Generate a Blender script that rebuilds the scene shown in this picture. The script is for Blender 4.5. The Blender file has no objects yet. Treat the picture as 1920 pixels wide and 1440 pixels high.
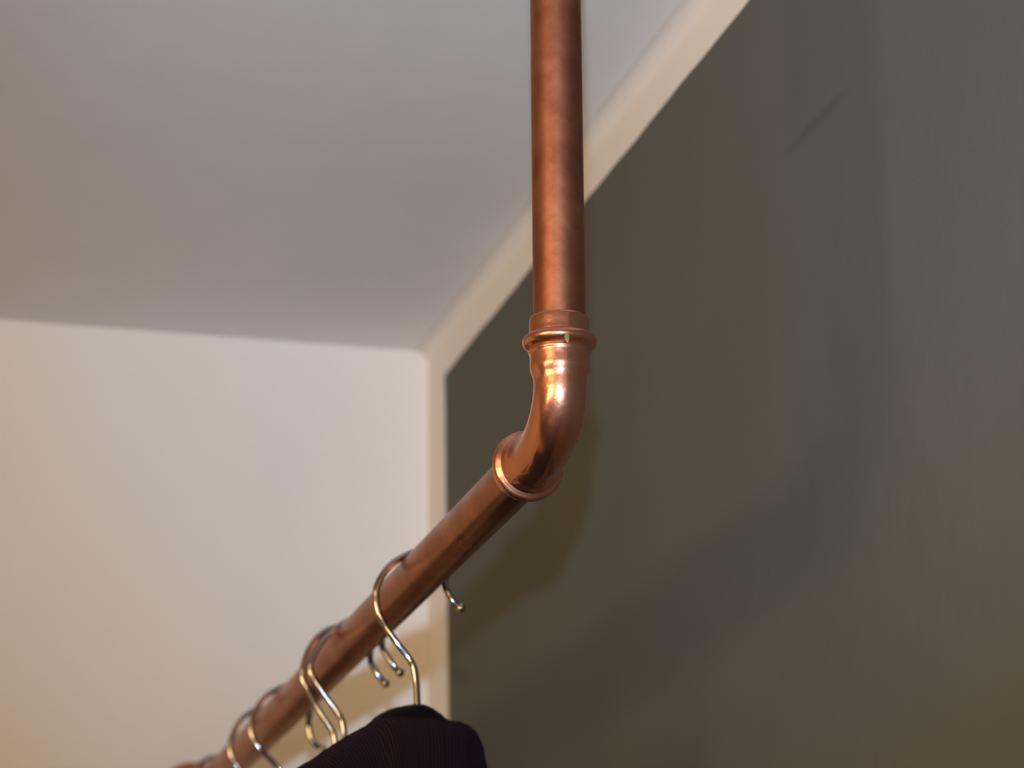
import bpy, bmesh, math, random
from mathutils import Vector, Matrix
random.seed(4)
S = bpy.context.scene
COL = S.collection
Z0 = 2.05                     # rail height above the floor; the rail axis corner is at (0, 0, Z0)

# ------------------------------------------------------------------ camera
PITCH, YAW, ROLL = 0.30346233, 0.26433613, -0.00728550
F_PX = 5600.0
CAM = Vector((-0.32887679, -1.13833156, -0.34942373))
fw = Vector((math.sin(YAW) * math.cos(PITCH), math.cos(YAW) * math.cos(PITCH), math.sin(PITCH)))
rt = fw.cross(Vector((0, 0, 1))).normalized()
up = rt.cross(fw)
rt, up = math.cos(ROLL) * rt + math.sin(ROLL) * up, -math.sin(ROLL) * rt + math.cos(ROLL) * up
cd = bpy.data.cameras.new('camera')
cam = bpy.data.objects.new('camera', cd)
COL.objects.link(cam)
cam.matrix_world = Matrix(((rt.x, up.x, -fw.x, CAM.x), (rt.y, up.y, -fw.y, CAM.y),
                           (rt.z, up.z, -fw.z, CAM.z + Z0), (0, 0, 0, 1)))
cd.sensor_width = 36.0
cd.lens = 36.0 * F_PX / 1920.0
cd.clip_start = 0.05
cd.dof.use_dof = True
cd.dof.focus_distance = 1.262
cd.dof.aperture_fstop = cd.lens / 9.0
cd.dof.aperture_blades = 9
S.camera = cam

# ------------------------------------------------------------------ world, lights, exposure
W = bpy.data.worlds.new('world'); S.world = W; W.use_nodes = True
W.node_tree.nodes['Background'].inputs[0].default_value = (1, .72, .42, 1)
W.node_tree.nodes['Background'].inputs[1].default_value = 0.0
S.view_settings.view_transform = 'Standard'
S.view_settings.look = 'None'
S.view_settings.gamma = 1.0
S.view_settings.use_curve_mapping = False
S.view_settings.exposure = -0.06
S.cycles.use_denoising = True
S.cycles.max_bounces = 10
S.cycles.caustics_reflective = False
S.cycles.sample_clamp_indirect = 4.0

ZC_ = 0.347
WARM = (1.0, 0.655, 0.29)
def area(name, loc, target, size, power, color, shape='DISK', sy=None):
    d = bpy.data.lights.new(name, 'AREA'); d.shape = shape; d.size = size
    if sy: d.size_y = sy
    d.energy = power; d.color = color
    o = bpy.data.objects.new(name, d); COL.objects.link(o)
    o.location = Vector(loc) + Vector((0, 0, Z0))
    dr = Vector(target) - Vector(loc)
    o.rotation_euler = dr.to_track_quat('-Z', 'Y').to_euler()
    return o
# the camera's own flash, just above the lens
fl = CAM + up * 0.120 - rt * 0.006
fd = bpy.data.lights.new('camera_flash', 'SPOT'); fd.energy = 112; fd.color = (0.60, 0.80, 1.04)
fd.spot_size = math.radians(37); fd.spot_blend = 1.0; fd.shadow_soft_size = 0.011
fo = bpy.data.objects.new('camera_flash', fd); COL.objects.link(fo)
fo.location = fl + Vector((0, 0, Z0)); fo.rotation_euler = (fw + rt * .03).to_track_quat('-Z', 'Y').to_euler()
# warm shop lighting: a ceiling panel and highlight globe, plus added unseen fill lights
area('warm_wall_fill', (-3.2, -1.4, -.22), (0, -.6, -.2), 3.2, 122, WARM, 'RECTANGLE', 1.15)  # added unseen fill, wide so the rail casts no clear ambient shadow
area('warm_back_fill', (-1.9, -3.8, -.15), (-1.2, 0, -.1), 1.8, 14, WARM, 'RECTANGLE', .9)  # unseen fill added from behind to fade the rail's ambient shadow
area('warm_ceiling_panel', (-1.0, -.72, ZC_ - .012), (-1.0, -.72, -2), .62, 4.6, WARM, 'SQUARE')
for gx, gy, gz, ge, gr in ((-1.75, -1.10, -.33, 3.2, .05), (-1.9, -2.6, -1.0, 12, .08), (-.75, -3.0, -.35, 14, .07), (-.2, -3.4, -.75, 14, .08), (-2.7, -3.2, -.12, 9, .08), (-1.3, -3.5, -.2, 15, .08)):  # first gives the elbow's yellow streak; the rest are added ambient fill
    gd = bpy.data.lights.new('warm_bulb_and_fill', 'POINT'); gd.energy = ge; gd.color = WARM; gd.shadow_soft_size = gr
    go = bpy.data.objects.new('warm_bulb_and_fill', gd); COL.objects.link(go); go.location = (gx, gy, Z0 + gz)

# ------------------------------------------------------------------ materials
def srgb(r, g, b):
    f = lambda c: (c / 255 / 12.92) if c / 255 <= .04045 else ((c / 255 + .055) / 1.055) ** 2.4
    return (f(r), f(g), f(b), 1)

def mat(name, base, rough=.5, metal=0., spec=.5, coat=0.):
    m = bpy.data.materials.new(name); m.use_nodes = True
    b = m.node_tree.nodes['Principled BSDF']
    b.inputs['Base Color'].default_value = base
    b.inputs['Roughness'].default_value = rough
    b.inputs['Metallic'].default_value = metal
    b.inputs['Specular IOR Level'].default_value = spec
    b.inputs['Coat Weight'].default_value = coat
    return m, m.node_tree, b

def noise(nt, scale, detail=3, rough=.55, vec=None, mp=None):
    n = nt.nodes.new('ShaderNodeTexNoise')
    n.inputs['Scale'].default_value = scale
    n.inputs['Detail'].default_value = detail
    n.inputs['Roughness'].default_value = rough
    tc = nt.nodes.new('ShaderNodeTexCoord')
    src = tc.outputs['Object']
    if mp:
        k = nt.nodes.new('ShaderNodeMapping'); k.inputs['Scale'].default_value = mp
        nt.links.new(src, k.inputs['Vector']); src = k.outputs['Vector']
    nt.links.new(src, n.inputs['Vector'])
    return n.outputs['Fac']

def ramp(nt, fac, stops):
    r = nt.nodes.new('ShaderNodeValToRGB')
    e = r.color_ramp.elements
    while len(e) < len(stops): e.new(.5)
    for el, (p, c) in zip(e, stops):
        el.position = p
        el.color = c if len(c) == 4 else (*c, 1)
    nt.links.new(fac, r.inputs['Fac'])
    return r.outputs['Color']

def bump(nt, b, fac, strength, dist, chain=None):
    n = nt.nodes.new('ShaderNodeBump')
    n.inputs['Strength'].default_value = strength
    n.inputs['Distance'].default_value = dist
    nt.links.new(fac, n.inputs['Height'])
    if chain: nt.links.new(chain, n.inputs['Normal'])
    nt.links.new(n.outputs['Normal'], b.inputs['Normal'])
    return n.outputs['Normal']

def g(v): return (v, v, v, 1)

def plaster(name, c1, c2, rough=.85, rs=25, spec=.12):
    m, nt, b = mat(name, c1, rough, spec=spec)
    nt.links.new(ramp(nt, noise(nt, 3.0, 4), [(.35, c1), (.65, c2)]), b.inputs['Base Color'])
    bump(nt, b, noise(nt, rs, 4, .6), .35, .0012)
    return m

M = {}
M['cream'] = plaster('cream_wall_paint', (.625, .59, .565, 1), (.655, .62, .595, 1))
M['ceiling'] = plaster('white_ceiling_paint', (.73, .69, .68, 1), (.77, .73, .72, 1), rs=18)
M['dark'] = plaster('dark_grey_green_paint', (.094, .096, .088, 1), (.105, .107, .099, 1), 1.0, 60, .02)

M['tan'] = plaster('tan_wall_paint', (.26, .21, .16, 1), (.29, .235, .18, 1))
M['backdark'] = plaster('dark_brown_back_wall', (.07, .05, .035, 1), (.09, .065, .045, 1))
def scuff(nt, b):
    tc = nt.nodes.new('ShaderNodeTexCoord'); sp = nt.nodes.new('ShaderNodeSeparateXYZ')
    nt.links.new(tc.outputs['Object'], sp.inputs[0])
    def mth(op, x, y=None, cl=False):
        n = nt.nodes.new('ShaderNodeMath'); n.operation = op; n.use_clamp = cl
        for i, q in enumerate((x, y)):
            if q is None: continue
            if isinstance(q, (int, float)): n.inputs[i].default_value = q
            else: nt.links.new(q, n.inputs[i])
        return n.outputs[0]
    dz = mth('ABSOLUTE', mth('SUBTRACT', sp.outputs['Z'], Z0 + .2075))
    dy = mth('ABSOLUTE', mth('SUBTRACT', sp.outputs['Y'], .13))
    mz = mth('SUBTRACT', 1.0, mth('DIVIDE', dz, .0045), True)
    my = mth('MULTIPLY', mth('SUBTRACT', 1.0, mth('DIVIDE', dy, .055), True), 1.6, True)
    mk = mth('MULTIPLY', mth('MULTIPLY', mz, my), .22)
    mx = nt.nodes.new('ShaderNodeMix'); mx.data_type = 'RGBA'
    old = b.inputs['Base Color'].links[0].from_socket
    nt.links.new(mk, mx.inputs['Factor']); nt.links.new(old, mx.inputs['A'])
    mx.inputs['B'].default_value = (.03, .028, .026, 1)
    nt.links.new(mx.outputs['Result'], b.inputs['Base Color'])
scuff(M['dark'].node_tree, M['dark'].node_tree.nodes['Principled BSDF'])
m, nt, b = mat('wood_floor', (.16, .085, .04, 1), .35)
nt.links.new(ramp(nt, noise(nt, 6, 5, .6, mp=(12, 1, 1)), [(.3, (.014, .008, .005)), (.7, (.03, .017, .010))]), b.inputs['Base Color'])
M['floor'] = m

def copper(name, lo, hi, r0, r1, bs, bd, scale=60, haze=0.):
    m, nt, b = mat(name, lo, .3, 1.0)
    f = noise(nt, scale, 6, .62)
    nt.links.new(ramp(nt, f, [(.36, lo), (.66, hi)]), b.inputs['Base Color'])
    rr = ramp(nt, noise(nt, scale * .6, 5, .6), [(.35, g(r0)), (.68, g(r1))])
    nt.links.new(rr, b.inputs['Roughness'])
    nm = bump(nt, b, noise(nt, scale * 3.5, 4, .6), bs, bd)
    if haze:                                   # a thin hazy oxide lobe over the polished one
        b2 = nt.nodes.new('ShaderNodeBsdfPrincipled')
        b2.inputs['Metallic'].default_value = 1.0; b2.inputs['Roughness'].default_value = .42
        b2.inputs['Base Color'].default_value = (.70, .33, .22, 1)
        nt.links.new(nm, b2.inputs['Normal'])
        ms = nt.nodes.new('ShaderNodeMixShader'); ms.inputs['Fac'].default_value = haze
        out = nt.nodes['Material Output']
        nt.links.new(b.outputs[0], ms.inputs[1]); nt.links.new(b2.outputs[0], ms.inputs[2])
        nt.links.new(ms.outputs[0], out.inputs['Surface'])
    return m
M['pipe'] = copper('tarnished_copper', (.33, .115, .06, 1), (.47, .175, .095, 1), .27, .36, .18, .00025)
M['upright'] = copper('matt_tarnished_copper', (.30, .112, .062, 1), (.42, .17, .10, 1), .36, .48, .25, .0003)
M['fitting'] = copper('polished_copper', (.64, .265, .165, 1), (.74, .33, .21, 1), .13, .26, .32, .0006, 42, .28)
M['chrome'] = mat('bright_chrome_wire', (.46, .46, .46, 1), .035, 1.0)[0]
M['chrome'].node_tree.nodes['Principled BSDF'].inputs['Specular Tint'].default_value = (.35, .35, .36, 1)
M['plastic'] = mat('black_plastic', (.003, .003, .0032, 1), .30, 0, .22)[0]
M['oring'] = mat('yellow_green_rubber', (.17, .125, .03, 1), .35, 0, .5)[0]
M['steel'] = mat('brushed_copper_flange', (.55, .22, .12, 1), .3, 1.0)[0]

# ------------------------------------------------------------------ mesh helpers
def link_mesh(name, verts, faces, m, parent=None, smooth=True, uvs=None):
    me = bpy.data.meshes.new(name)
    me.from_pydata([tuple(v) for v in verts], [], faces)
    if uvs is not None:
        ul = me.uv_layers.new(name='UVMap')
        for lp in me.loops:
            ul.data[lp.index].uv = uvs[lp.vertex_index]
    bm = bmesh.new(); bm.from_mesh(me)
    bmesh.ops.recalc_face_normals(bm, faces=bm.faces)
    bm.to_mesh(me); bm.free()
    if smooth:
        me.polygons.foreach_set('use_smooth', [True] * len(me.polygons))
    me.materials.append(m)
    o = bpy.data.objects.new(name, me); COL.objects.link(o)
    if parent: o.parent = parent
    return o

def box_data(x0, x1, y0, y1, z0, z1):
    v = [(x, y, z) for x in (x0, x1) for y in (y0, y1) for z in (z0, z1)]
    f = [(0, 1, 3, 2), (4, 6, 7, 5), (0, 4, 5, 1), (2, 3, 7, 6), (0, 2, 6, 4), (1, 5, 7, 3)]
    return v, f

def sweep(path, radii, seg=32, cap=True, ref=Vector((1, 0, 0))):
    """tube around a polyline, one radius per point, parallel-transported frame"""
    n = len(path); P = [Vector(p) for p in path]
    T = []
    for i in range(n):
        a, b_ = P[max(i - 1, 0)], P[min(i + 1, n - 1)]
        T.append((b_ - a).normalized())
    r0 = ref - T[0] * ref.dot(T[0])
    if r0.length < 1e-3: r0 = Vector((0, 1, 0)) - T[0] * T[0].y
    r0.normalize()
    V, Fc = [], []
    for i in range(n):
        r0 = (r0 - T[i] * r0.dot(T[i])).normalized()
        r1 = T[i].cross(r0)
        for k in range(seg):
            a = 2 * math.pi * k / seg
            V.append(P[i] + (r0 * math.cos(a) + r1 * math.sin(a)) * radii[i])
    for i in range(n - 1):
        for k in range(seg):
            k2 = (k + 1) % seg
            Fc.append((i * seg + k, i * seg + k2, (i + 1) * seg + k2, (i + 1) * seg + k))
    if cap:
        Fc.append(tuple(range(seg))); Fc.append(tuple((n - 1) * seg + k for k in range(seg)))
    return V, Fc

def catmull(pts, sub=8):
    P = [Vector(p) for p in pts]
    P = [P[0] * 2 - P[1]] + P + [P[-1] * 2 - P[-2]]
    out = []
    for i in range(1, len(P) - 2):
        p0, p1, p2, p3 = P[i - 1:i + 3]
        for s in range(sub):
            t = s / sub
            out.append(.5 * ((2 * p1) + (p2 - p0) * t + (2 * p0 - 5 * p1 + 4 * p2 - p3) * t * t + (3 * p1 - p0 - 3 * p2 + p3) * t ** 3))
    out.append(P[-2])
    return out

def empty(name, loc, label, cat, group=None, rz=0):
    o = bpy.data.objects.new(name, None); COL.objects.link(o)
    o.location = Vector(loc) + Vector((0, 0, Z0)); o.rotation_euler = (0, 0, rz)
    o.empty_display_size = .02
    o['label'] = label; o['category'] = cat
    if group: o['group'] = group
    return o

# ------------------------------------------------------------------ the room
XR, YF, ZC = 0.17, 0.946, 0.347          # right wall, far wall, ceiling (rail coordinates)
XL, YB, ZF = -3.3, -3.9, -Z0
def struct(name, v, f, m, parent=None, smooth=False, label=None):
    o = link_mesh(name, [(a, b_, c + (0 if parent else Z0)) for a, b_, c in v], f, m, parent, smooth)
    o['kind'] = 'structure'
    if label: o['label'] = label
    return o
struct('floor', *box_data(XL - .1, XR + .1, YB - .1, YF + .1, ZF - .1, ZF), M['floor'])
ce = struct('ceiling', *box_data(XL - .1, XR + .1, YB - .1, YF + .1, ZC, ZC + .12), M['ceiling'])
struct('wall_left', *box_data(XL - .1, XL, YB, YF, ZF, ZC), M['tan'])
struct('wall_back', *box_data(XL - .1, XR + .1, YB - .1, YB, ZF, ZC), M['backdark'])
struct('wall_far', *box_data(XL - .1, XR + .1, YF, YF + .1, ZF, ZC), M['cream'],
       label='pale cream wall at the far end, facing the camera')
# right wall: a plaster slab whose top rounds softly into the ceiling
prof = [(XR + .1, ZF), (XR, ZF)] + [(XR, z) for z in (-1.5, -1.0, -.5, 0, .2)]
rf = .011
for k in range(9):
    a = math.pi / 2 * k / 8
    prof.append((XR - rf + rf * math.cos(a), ZC - rf + rf * math.sin(a)))
prof += [(XR - rf, ZC + .01), (XR + .1, ZC + .01)]
n = len(prof)
v = [(x, YB, z) for x, z in prof] + [(x, YF + .02, z) for x, z in prof]
f = [(i, (i + 1) % n, n + (i + 1) % n, n + i) for i in range(n)] + [tuple(range(n)), tuple(range(n, 2 * n))]
wr = struct('wall_right', v, f, M['cream'], smooth=False, label='side wall painted dark grey with a cream border along its edges')
# the painted field: its cut-in edges are hand painted, so they wobble a little
edge = []
N = 400
for i in range(N + 1):
    y = .892 + (YB - .892) * (i / N) ** 1.6
    edge.append((y, .3126 + .0003 * math.sin(y * 41) + .0002 * math.sin(y * 97 + 1)))
side = []
for i in range(41):
    z = .3126 - i / 40 * .5
    side.append((.892 - .045 * (.3126 - z) + .0002 * math.sin(z * 60), z))
side += [(side[-1][0], ZF)]
poly = [(YB, ZF)] + edge[::-1] + side[1:]
n = len(poly)
v = [(XR + .001, y, z) for y, z in poly] + [(XR - .0006, y, z) for y, z in poly]
f = [tuple(range(n)), tuple(range(n, 2 * n))] + [(i, (i + 1) % n, n + (i + 1) % n, n + i) for i in range(n)]
dp = struct('dark_paint', [(a, b_, c + Z0) for a, b_, c in v], f, M['dark'], parent=wr, label='dark grey-green painted field')
del dp['kind']

# ------------------------------------------------------------------ the copper rail
rail = empty('copper_clothes_rail', (0, 0, 0), 'tarnished copper pipe rail with a polished elbow, dropping from the ceiling and carrying the hangers', 'clothes rail')
RP = 0.011
def tube_part(name, path, radii, m, parent, seg=64, **k):
    v, f = sweep(path, radii, seg, **k)
    return link_mesh(name, v, f, m, parent)
B1, B2 = .0392, .0512            # bead centres on the two legs
zs = [B1 + .004 + i * (ZC - B1 - .004) / 60 for i in range(61)]
tube_part('upright_pipe', [(0, 0, z) for z in zs], [RP] * 61, M['upright'], rail)
ys = [B2 + .004 + i * (YF - B2 - .004) / 120 for i in range(121)]
tube_part('hanging_pipe', [(0, y, 0) for y in ys], [RP] * 121, M['pipe'], rail)

# elbow: leg profile as (offset from the bead centre away from the bend, radius)
leg = [(.0102, .01105), (.0108, .0116), (.0109, .0121), (.0106, .01255), (.0098, .0127), (.0065, .0128), (.0045, .0128), (.0036, .0130),
       (.0031, .0136)]
for k in range(13):                       # the rolled bead
    a = math.pi * (.18 + .72 * k / 12)
    leg.append((.0003 + .0027 * math.cos(a), .0129 + .0028 * math.sin(a)))
leg += [(-.0029, .0131), (-.0031, .0129), (-.0035, .0130), (-.0040, .0132), (-.0046, .0131), (-.0051, .0128), (-.0058, .0127), (-.0085, .01265), (-.0108, .01265),
        (-.0116, .01262), (-.0128, .0123), (-.0140, .0118), (-.0152, .0114), (-.0166, .01118)]
A_, B_ = B1 - .0172, B2 - .0178          # where the bend starts on each leg
i0 = leg.index((.0031, .0136)); i1 = leg.index((-.0029, .0131))
bead = [(.0034, .0122)] + leg[i0:i1 + 1] + [(-.0032, .0122)]
barrel = leg[:i0] + [(.0029, .0129), (-.0027, .0129)] + leg[i1 + 1:]
path, rad = [], []
for d, r in barrel: path.append((0, 0, B1 + d)); rad.append(r)
NB = 36
for i in range(NB + 1):
    t = math.pi / 2 * i / NB
    # flattened superellipse bend between the two straight legs
    e = 2 / 2.15
    path.append((0, B_ * (1 - math.cos(t) ** e), A_ * (1 - math.sin(t) ** e)))
    rad.append(.0111 + .0002 * math.sin(2 * t))
for d, r in barrel[::-1]: path.append((0, B2 + d, 0)); rad.append(r)
elbow = tube_part('elbow', path, rad, M['fitting'], rail, seg=96, cap=False)
tube_part('collar', [(0, 0, B1 + d) for d, r in bead], [r for d, r in bead], M['fitting'], elbow, seg=96, cap=False)
tube_part('collar', [(0, B2 + d, 0) for d, r in bead], [r for d, r in bead], M['fitting'], elbow, seg=96, cap=False)
elbow['label'] = 'shiny polished copper elbow with rolled collars'
# hammered unevenness of the pressed bend
for vtx in elbow.data.vertices:
    p = vtx.co
    w = math.exp(-((p.y - .006) ** 2 + (p.z - .016) ** 2) / .0003)
    vtx.co += Vector((1, .3, 0)) * (.00018 * math.sin(p.x * 900) * math.sin(p.z * 420 + p.y * 300)) * w
# the little leak-indicator bead of sealing rubber that shows in the upper collar
bm = bmesh.new()
bmesh.ops.create_uvsphere(bm, u_segments=16, v_segments=10, radius=1)
for vv in bm.verts:
    vv.co = Vector((vv.co.x * .0012, vv.co.y * .0008, vv.co.z * .0030 * (1 + .25 * vv.co.x)))
me = bpy.data.meshes.new('sealing_ring'); bm.to_mesh(me); bm.free()
me.polygons.foreach_set('use_smooth', [True] * len(me.polygons))
me.materials.append(M['oring'])
so = bpy.data.objects.new('sealing_ring', me); COL.objects.link(so); so.parent = elbow
ang = math.radians(4)
so.location = (.0146 * math.sin(ang - .245 + .10), -.0149 * math.cos(ang - .245), B1 - .0018)
so.rotation_euler = (math.radians(-14), 0, -.2)
so['label'] = 'tiny yellow-green rubber bead in the upper collar'
def flange(at, axis):
    pts, rr = [], []
    for d, r in [(0, .028), (.003, .028), (.004, .0272), (.0045, .018), (.010, .0145), (.016, .0135), (.0165, .0111)]:
        pts.append(Vector(at) - Vector(axis) * d); rr.append(r)
    o = tube_part('wall_flange', pts, rr, M['steel'], rail, seg=48)
flange((0, 0, ZC), (0, 0, 1)); flange((0, YF, 0), (0, 1, 0))

# ------------------------------------------------------------------ hangers
def cproj(P):
    q = Vector(P) - CAM; z = q.dot(fw)
    return 960 + F_PX * q.dot(rt) / z, 720 - F_PX * q.dot(up) / z

def lerp_tab(tab, x):
    if x <= tab[0][0]:
        (a, b_), (c, d) = tab[0], tab[1]
    elif x >= tab[-1][0]:
        (a, b_), (c, d) = tab[-2], tab[-1]
    else:
        for (a, b_), (c, d) in zip(tab, tab[1:]):
            if a <= x <= c: break
    return b_ + (d - b_) * (x - a) / (c - a)

def plan_path(hub, ds):
    """contoured hanger seen from above: arms bend away from the camera. returns dict d -> (point, tangent)"""
    def walk(sign):
        out = [(0.0, Vector((hub[0], hub[1], 0)), None)]
        p = Vector((hub[0], hub[1], 0)); d = 0; h = .001
        while d < .222:
            if sign > 0: a = math.radians(24 + 40 * min(1, (d / .07)) ** .8)
            else: a = math.radians(24 + 180 - 4 * min(1, d / .1))
            t = Vector((math.cos(a), math.sin(a), 0))
            p = p + t * h; d += h
            out.append((d, p.copy(), t * sign))
        return out
    R, L = walk(1), walk(-1)
    res = []
    for d in ds:
        tab = R if d >= 0 else L
        i = min(len(tab) - 1, max(1, int(round(abs(d) / .001))))
        if abs(d) < 5e-4: res.append((tab[0][1].copy(), R[1][2].copy()))
        else: res.append((tab[i][1].copy(), tab[i][2].copy()))
    return res
HUB = (-.0006, .252)
def frame(ds):
    pp = plan_path(HUB, ds)
    ts = []
    for i in range(len(pp)):
        a = pp[max(0, i - 4)][0]; b_ = pp[min(len(pp) - 1, i + 4)][0]
        ts.append((b_ - a).normalized())
    return [(p, t, Vector((t.y, -t.x, 0))) for (p, _), t in zip(pp, ts)]   # n points toward the camera side

# outlines measured on the photographed hanger and collar, turned into heights on the curved hanger
GARM = [(500, 1482), (530, 1458), (560, 1440), (586, 1426), (609.5, 1408.5), (639, 1389), (663, 1375), (687, 1362.5), (694.6, 1358), (704, 1352), (714, 1348.5), (729, 1346), (744, 1345),
        (782, 1346), (817, 1350), (853, 1354), (864, 1355.5), (872, 1360), (878, 1383), (888, 1412), (901, 1440), (913, 1466), (935, 1494)]
HUBL = [(600, 1420), (660, 1381), (690, 1363), (697, 1355), (706, 1345.5), (722, 1333), (748, 1324.5), (785, 1317.5), (795, 1317.0), (803.6, 1318.4), (817, 1324.5), (833, 1337),
        (847, 1350), (857, 1358), (875, 1366), (887, 1390), (910, 1450), (935, 1504)]
def height(p, tab):
    lo, hi = -.6, .1
    for _ in range(40):
        z = (lo + hi) / 2
        x, y = cproj((p.x, p.y, z))
        if y > lerp_tab(tab, x): lo = z
        else: hi = z
    return (lo + hi) / 2

def smooth(a, k):
    for _ in range(k):
        a = [a[0]] + [(a[i - 1] + 2 * a[i] + a[i + 1]) / 4 for i in range(1, len(a) - 1)] + [a[-1]]
    return a
# --- hanger body (shared mesh)
ds = [-.205 + i * .41 / 160 for i in range(161)]
fr = frame(ds)
tops = smooth([height(p + nn * .003, HUBL) for p, t, nn in fr], 2)
hz = -.0665                                  # height of the hub's top above the rail axis (negative: below)
V, Fc = [], []
SEC = 16
for (p, t, nn), zt, d in zip(fr, tops, ds):
    e = min(1, (.206 - abs(d)) / .010); e = math.sqrt(max(.02, 1 - (1 - e) ** 2))
    hh = (.0115 + .008 * math.exp(-(d / .03) ** 2)) * e
    th = (.0046 + .0008 * min(1, abs(d) / .15)) * e
    zt -= .0035 * min(1, max(0, abs(d) - .035) / .02)
    zc = zt - (.0115 + .008 * math.exp(-(d / .03) ** 2)) 
    for k in range(SEC):
        a = 2 * math.pi * k / SEC
        ca, sa = math.cos(a), math.sin(a)
        q = p + nn * (th * math.copysign(abs(ca) ** .75, ca)) 
        V.append((q.x - HUB[0], q.y - HUB[1], zc + hh * math.copysign(abs(sa) ** .8, sa)))
nr = len(ds)
for i in range(nr - 1):
    for k in range(SEC):
        k2 = (k + 1) % SEC
        Fc.append((i * SEC + k, i * SEC + k2, (i + 1) * SEC + k2, (i + 1) * SEC + k))
Fc.append(tuple(range(SEC))); Fc.append(tuple((nr - 1) * SEC + k for k in range(SEC)))
BODY = (V, Fc)

WR = .00168
def hanger(y, pts, label, rz, body_z=0., xs=0., lean=0., first=None):
    """pts: hook centre line (x, z) in mm in the plane across the rail, from the tip over the rail to the hub"""
    h = empty('clothes_hanger', (0, y, 0), label, 'hanger', 'hangers on the copper rail')
    c = catmull([(x / 1000, lean * (z - 12) / 1000, z / 1000) for x, z in pts], 8)
    for _ in range(14):
        c = [c[0]] + [(c[i - 1] + 2 * c[i] + c[i + 1]) / 4 for i in range(1, len(c) - 1)] + [c[-1]]
    v, f = sweep(c, [WR] * len(c), 14, ref=Vector((0, 1, 0)))
    hk = link_mesh('hook', v, f, M['chrome'], h)
    # ball on the tip
    bm = bmesh.new(); bmesh.ops.create_uvsphere(bm, u_segments=16, v_segments=10, radius=.0025)
    me = bpy.data.meshes.new('tip_ball'); bm.to_mesh(me); bm.free()
    me.polygons.foreach_set('use_smooth', [True] * len(me.polygons)); me.materials.append(M['chrome'])
    bo = bpy.data.objects.new('tip_ball', me); COL.objects.link(bo); bo.parent = hk; bo.location = c[0]
    # body
    hx = pts[-1][0] / 1000
    if first is None:
        bd = link_mesh('shoulder_bar', BODY[0], BODY[1], M['plastic'], h)
    else:
        bd = bpy.data.objects.new('shoulder_bar', first.data); COL.objects.link(bd); bd.parent = h
    bd.location = (hx, c[-1].y, body_z); bd.rotation_euler = (0, 0, rz)
    bd['label'] = 'black plastic shoulder bar'
    return h, bd

H1 = [(20.6, -15.7), (17.3, -13.8), (14.1, -8.6), (12.4, -3.6), (14.0, 2.0), (13.2, 7.4), (8.5, 11.4), (1.5, 12.8), (-7.8, 8.9), (-15.7, 3.4), (-21.2, -5.4), (-22.2, -11.4), (-21.3, -19.3),
      (-17.5, -26.6), (-11.3, -35.3), (-5.6, -42.0), (-3.0, -46.7), (-2.2, -51), (-1.6, -57), (-.6, -80)]
H2 = [(22.6, -17.4), (19.0, -13.7), (16.2, -9.4), (14.1, -5.0), (14.4, 1.5), (13.0, 7.6), (8.6, 11.9), (2, 13.4), (-5.0, 12.6), (-14.0, 8.2), (-21.2, -2.9), (-23.4, -12.8), (-23.1, -17.7),
      (-21.2, -22.1), (-16.4, -30.6), (-10.4, -39.7), (-5.9, -46.0), (-4.7, -51.2), (-4.4, -56), (-4.0, -80)]
H3 = [(24.7, -16.9), (21.2, -13.8), (16.7, -6.7), (14.6, -3.0), (14.8, 3), (13.2, 7.8), (9, 11.6), (2, 13.1), (-7.8, 7.9), (-17.9, -1.2), (-23.6, -11.6), (-24.4, -17.5), (-23.7, -20.3),
      (-21.4, -24.6), (-13.1, -35.2), (-7.8, -42.7), (-6.3, -46.4), (-5.7, -50.4), (-5.4, -55), (-5, -80)]
H4 = [(20.3, -25.2), (15.8, -22.5), (13.1, -17.5), (11.8, -9.6), (12.9, -2), (14, 3), (12.4, 8), (7, 12), (1, 13.2), (-4, 11.4), (-13.7, 6.2), (-19.9, -2.9), (-22.9, -12.7), (-21.9, -19.0),
      (-19.5, -23.7), (-14.0, -29.8), (-6.5, -36.8), (-3.5, -42), (-2.4, -47), (-2.2, -52), (-2, -80)]
H5 = [(13.6, 1.0), (13.8, 4), (12.6, 7.8), (8.6, 11.5), (1, 13.2), (-6, 12.0), (-11, 9.6), (-16.4, 4.6), (-21.2, -5.2), (-22.3, -13.5), (-20.2, -20.1), (-16.8, -24.9),
      (-11, -31.5), (-6.5, -38), (-4, -43), (-3, -48), (-2.8, -53), (-2.6, -80)]
hA, bodyA = hanger(.252, H1, 'nearest hanger, chrome hook over the rail, wearing the dark ribbed knit top', 0)
bodyA.location = (HUB[0], 0, 0)
sp = (('second', .430, H2, 'chrome hanger hook left of the close pair in the middle of the rail', .55),
      ('third', .403, H3, 'chrome hanger hook right of the close pair in the middle of the rail', .50),
      ('fourth', .590, H4, 'chrome hanger hook with a golden stem, right of the two lowest loops', .60),
      ('fifth', .665, H5, 'chrome hanger hook lower left on the rail, loop standing clear of the pipe', .52),
      ('sixth', .835, H5, 'farthest hanger hook, only its loop top showing at the bottom edge', .55))
for nm, y, P, lab, rz in sp:
    hanger(y, P, lab, math.radians(-24) , 0, first=bodyA)

# ------------------------------------------------------------------ the knit top on the nearest hanger
ds = [-.213 + i * .426 / 240 for i in range(241)]
fr = frame(ds)
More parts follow.
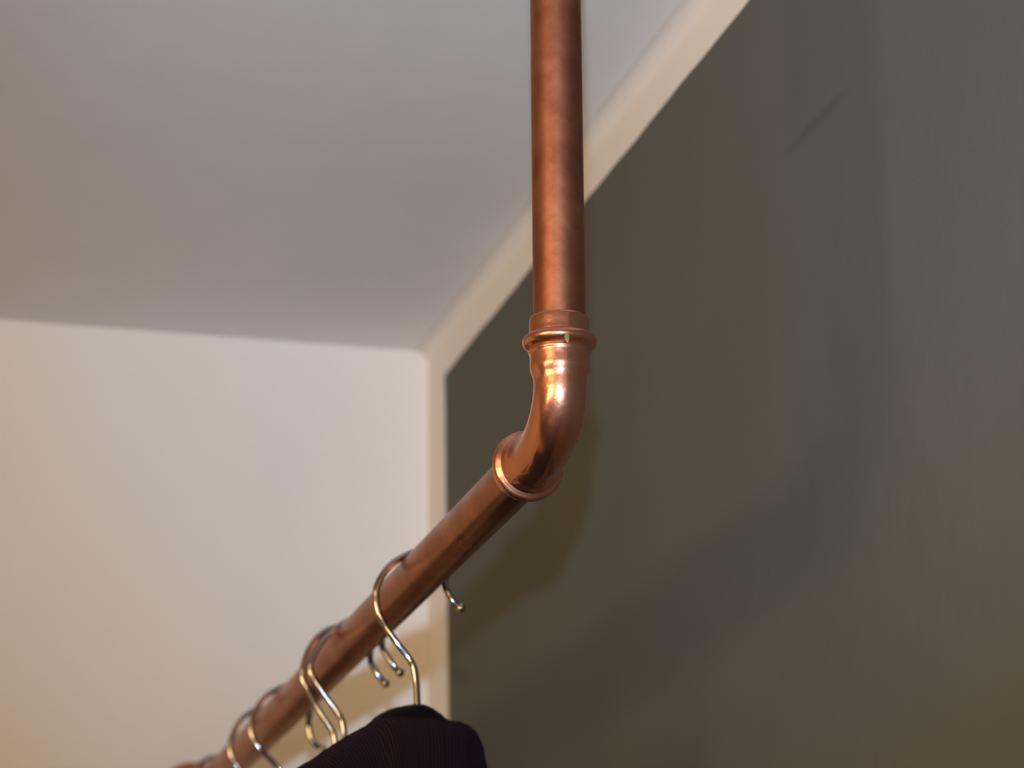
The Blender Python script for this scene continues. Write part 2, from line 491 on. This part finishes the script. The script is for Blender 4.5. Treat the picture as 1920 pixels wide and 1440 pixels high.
# where on the path does the neck opening run
def px_of(i):
    p, t, nn = fr[i]
    return cproj((p.x, p.y, -.075))[0]
neck = []
for i in range(241):
    x = px_of(i)
    w = max(0., min(1., (x - 688) / 22)) * max(0., min(1., (846 - x) / 11))
    neck.append(w * w * (3 - 2 * w))
rows = [0, .0015, .004, .008, .014, .022, .033, .048, .07, .10, .15, .22, .30, .40, .50, .58]
OM = [.0105 - .0085 * min(1, max(0, (d - .035) / .03)) for d in ds]
V, UV = [], []
arc = [d for d in ds]
for sgn in (1, -1):
    top_off = [.0012 + .0078 * w for w in neck]
    z_top = [height(fr[i][0] + fr[i][2] * sgn * top_off[i], GARM) for i in range(241)]
    z_top = smooth(z_top, 1)
    if sgn < 0: z_top = [z - .012 * w ** .3 for z, w in zip(z_top, neck)]
    for j, dz in enumerate(rows):
        for i, (p, t, nn) in enumerate(fr):
            ed = min(1, (.214 - abs(ds[i])) / .03); ed = math.sqrt(max(0, 1 - (1 - ed) ** 2))
            off = top_off[i] + (OM[i] - top_off[i] * .6) * (1 - math.exp(-dz / .0035)) 
            off += .02 * min(1, max(0, dz - .05) / .3)
            fold = .004 * math.sin(ds[i] * 46 + 1.2) * min(1, max(0, dz - .03) / .12) + .003 * math.sin(ds[i] * 21) * min(1, max(0, dz - .03) / .2)
            off = off * (.25 + .75 * ed) + fold * ed
            # the body narrows below the shoulders
            shrink = 1 - .22 * min(1, max(0, dz - .02) / .16)
            q0 = fr[120][0] + (p - fr[120][0]) * shrink
            q = q0 + nn * off * sgn
            zz = z_top[i] * (1 - min(1, dz / .3)) + (-.085) * min(1, dz / .3) - dz
            V.append((q.x, q.y - HUB[1], zz))
            k = .55 * (1 - min(1, max(0, (px_of(i) - 600) / 170)))
            UV.append((ds[i] - dz * k * 1.0, dz))
Fc = []
NR, NC = len(rows), 241
for s in range(2):
    o_ = s * NR * NC
    for j in range(NR - 1):
        for i in range(NC - 1):
            a = o_ + j * NC + i
            Fc.append((a, a + 1, a + NC + 1, a + NC))
for j in range(NR - 1):                # join the two sheets down the sides
    for i in (0, NC - 1):
        a, b_ = j * NC + i, NR * NC + j * NC + i
        Fc.append((a, b_, b_ + NC, a + NC))
for i in range(NC - 1):                # and along the shoulders
    if neck[i] < .02 and neck[i + 1] < .02:
        Fc.append((i, i + 1, NR * NC + i + 1, NR * NC + i))
m, nt, b = mat('dark_aubergine_rib_knit', (.010, .0035, .0065, 1), .9, spec=.12)
b.inputs['Sheen Weight'].default_value = .03
b.inputs['Sheen Tint'].default_value = (.5, .2, .35, 1)
tc = nt.nodes.new('ShaderNodeTexCoord')
wv = nt.nodes.new('ShaderNodeTexWave'); wv.bands_direction = 'X'
wv.inputs['Scale'].default_value = 1 / .00165 / 3.1416 * .5 * 3.1416 / 3.1416
mp = nt.nodes.new('ShaderNodeMapping'); mp.inputs['Scale'].default_value = (1, 1, 1)
nt.links.new(tc.outputs['UV'], mp.inputs['Vector']); nt.links.new(mp.outputs['Vector'], wv.inputs['Vector'])
wv.inputs['Scale'].default_value = 2 * math.pi / .00165 / 20
nt.links.new(ramp(nt, wv.outputs['Fac'], [(.15, (.0045, .0012, .0021)), (.85, (.015, .0044, .0078))]), b.inputs['Base Color'])
nb = bump(nt, b, wv.outputs['Fac'], .9, .0007)
bump(nt, b, noise(nt, 900, 3, .6), .5, .0003, nb)
top = empty('knit_top', (0, HUB[1], 0), 'dark aubergine fine-ribbed knit top draped on the nearest hanger', 'knitwear')
body = link_mesh('knit_body', V, Fc, m, top, uvs=UV)
sm = body.modifiers.new('thickness', 'SOLIDIFY'); sm.thickness = .0012; sm.offset = 0
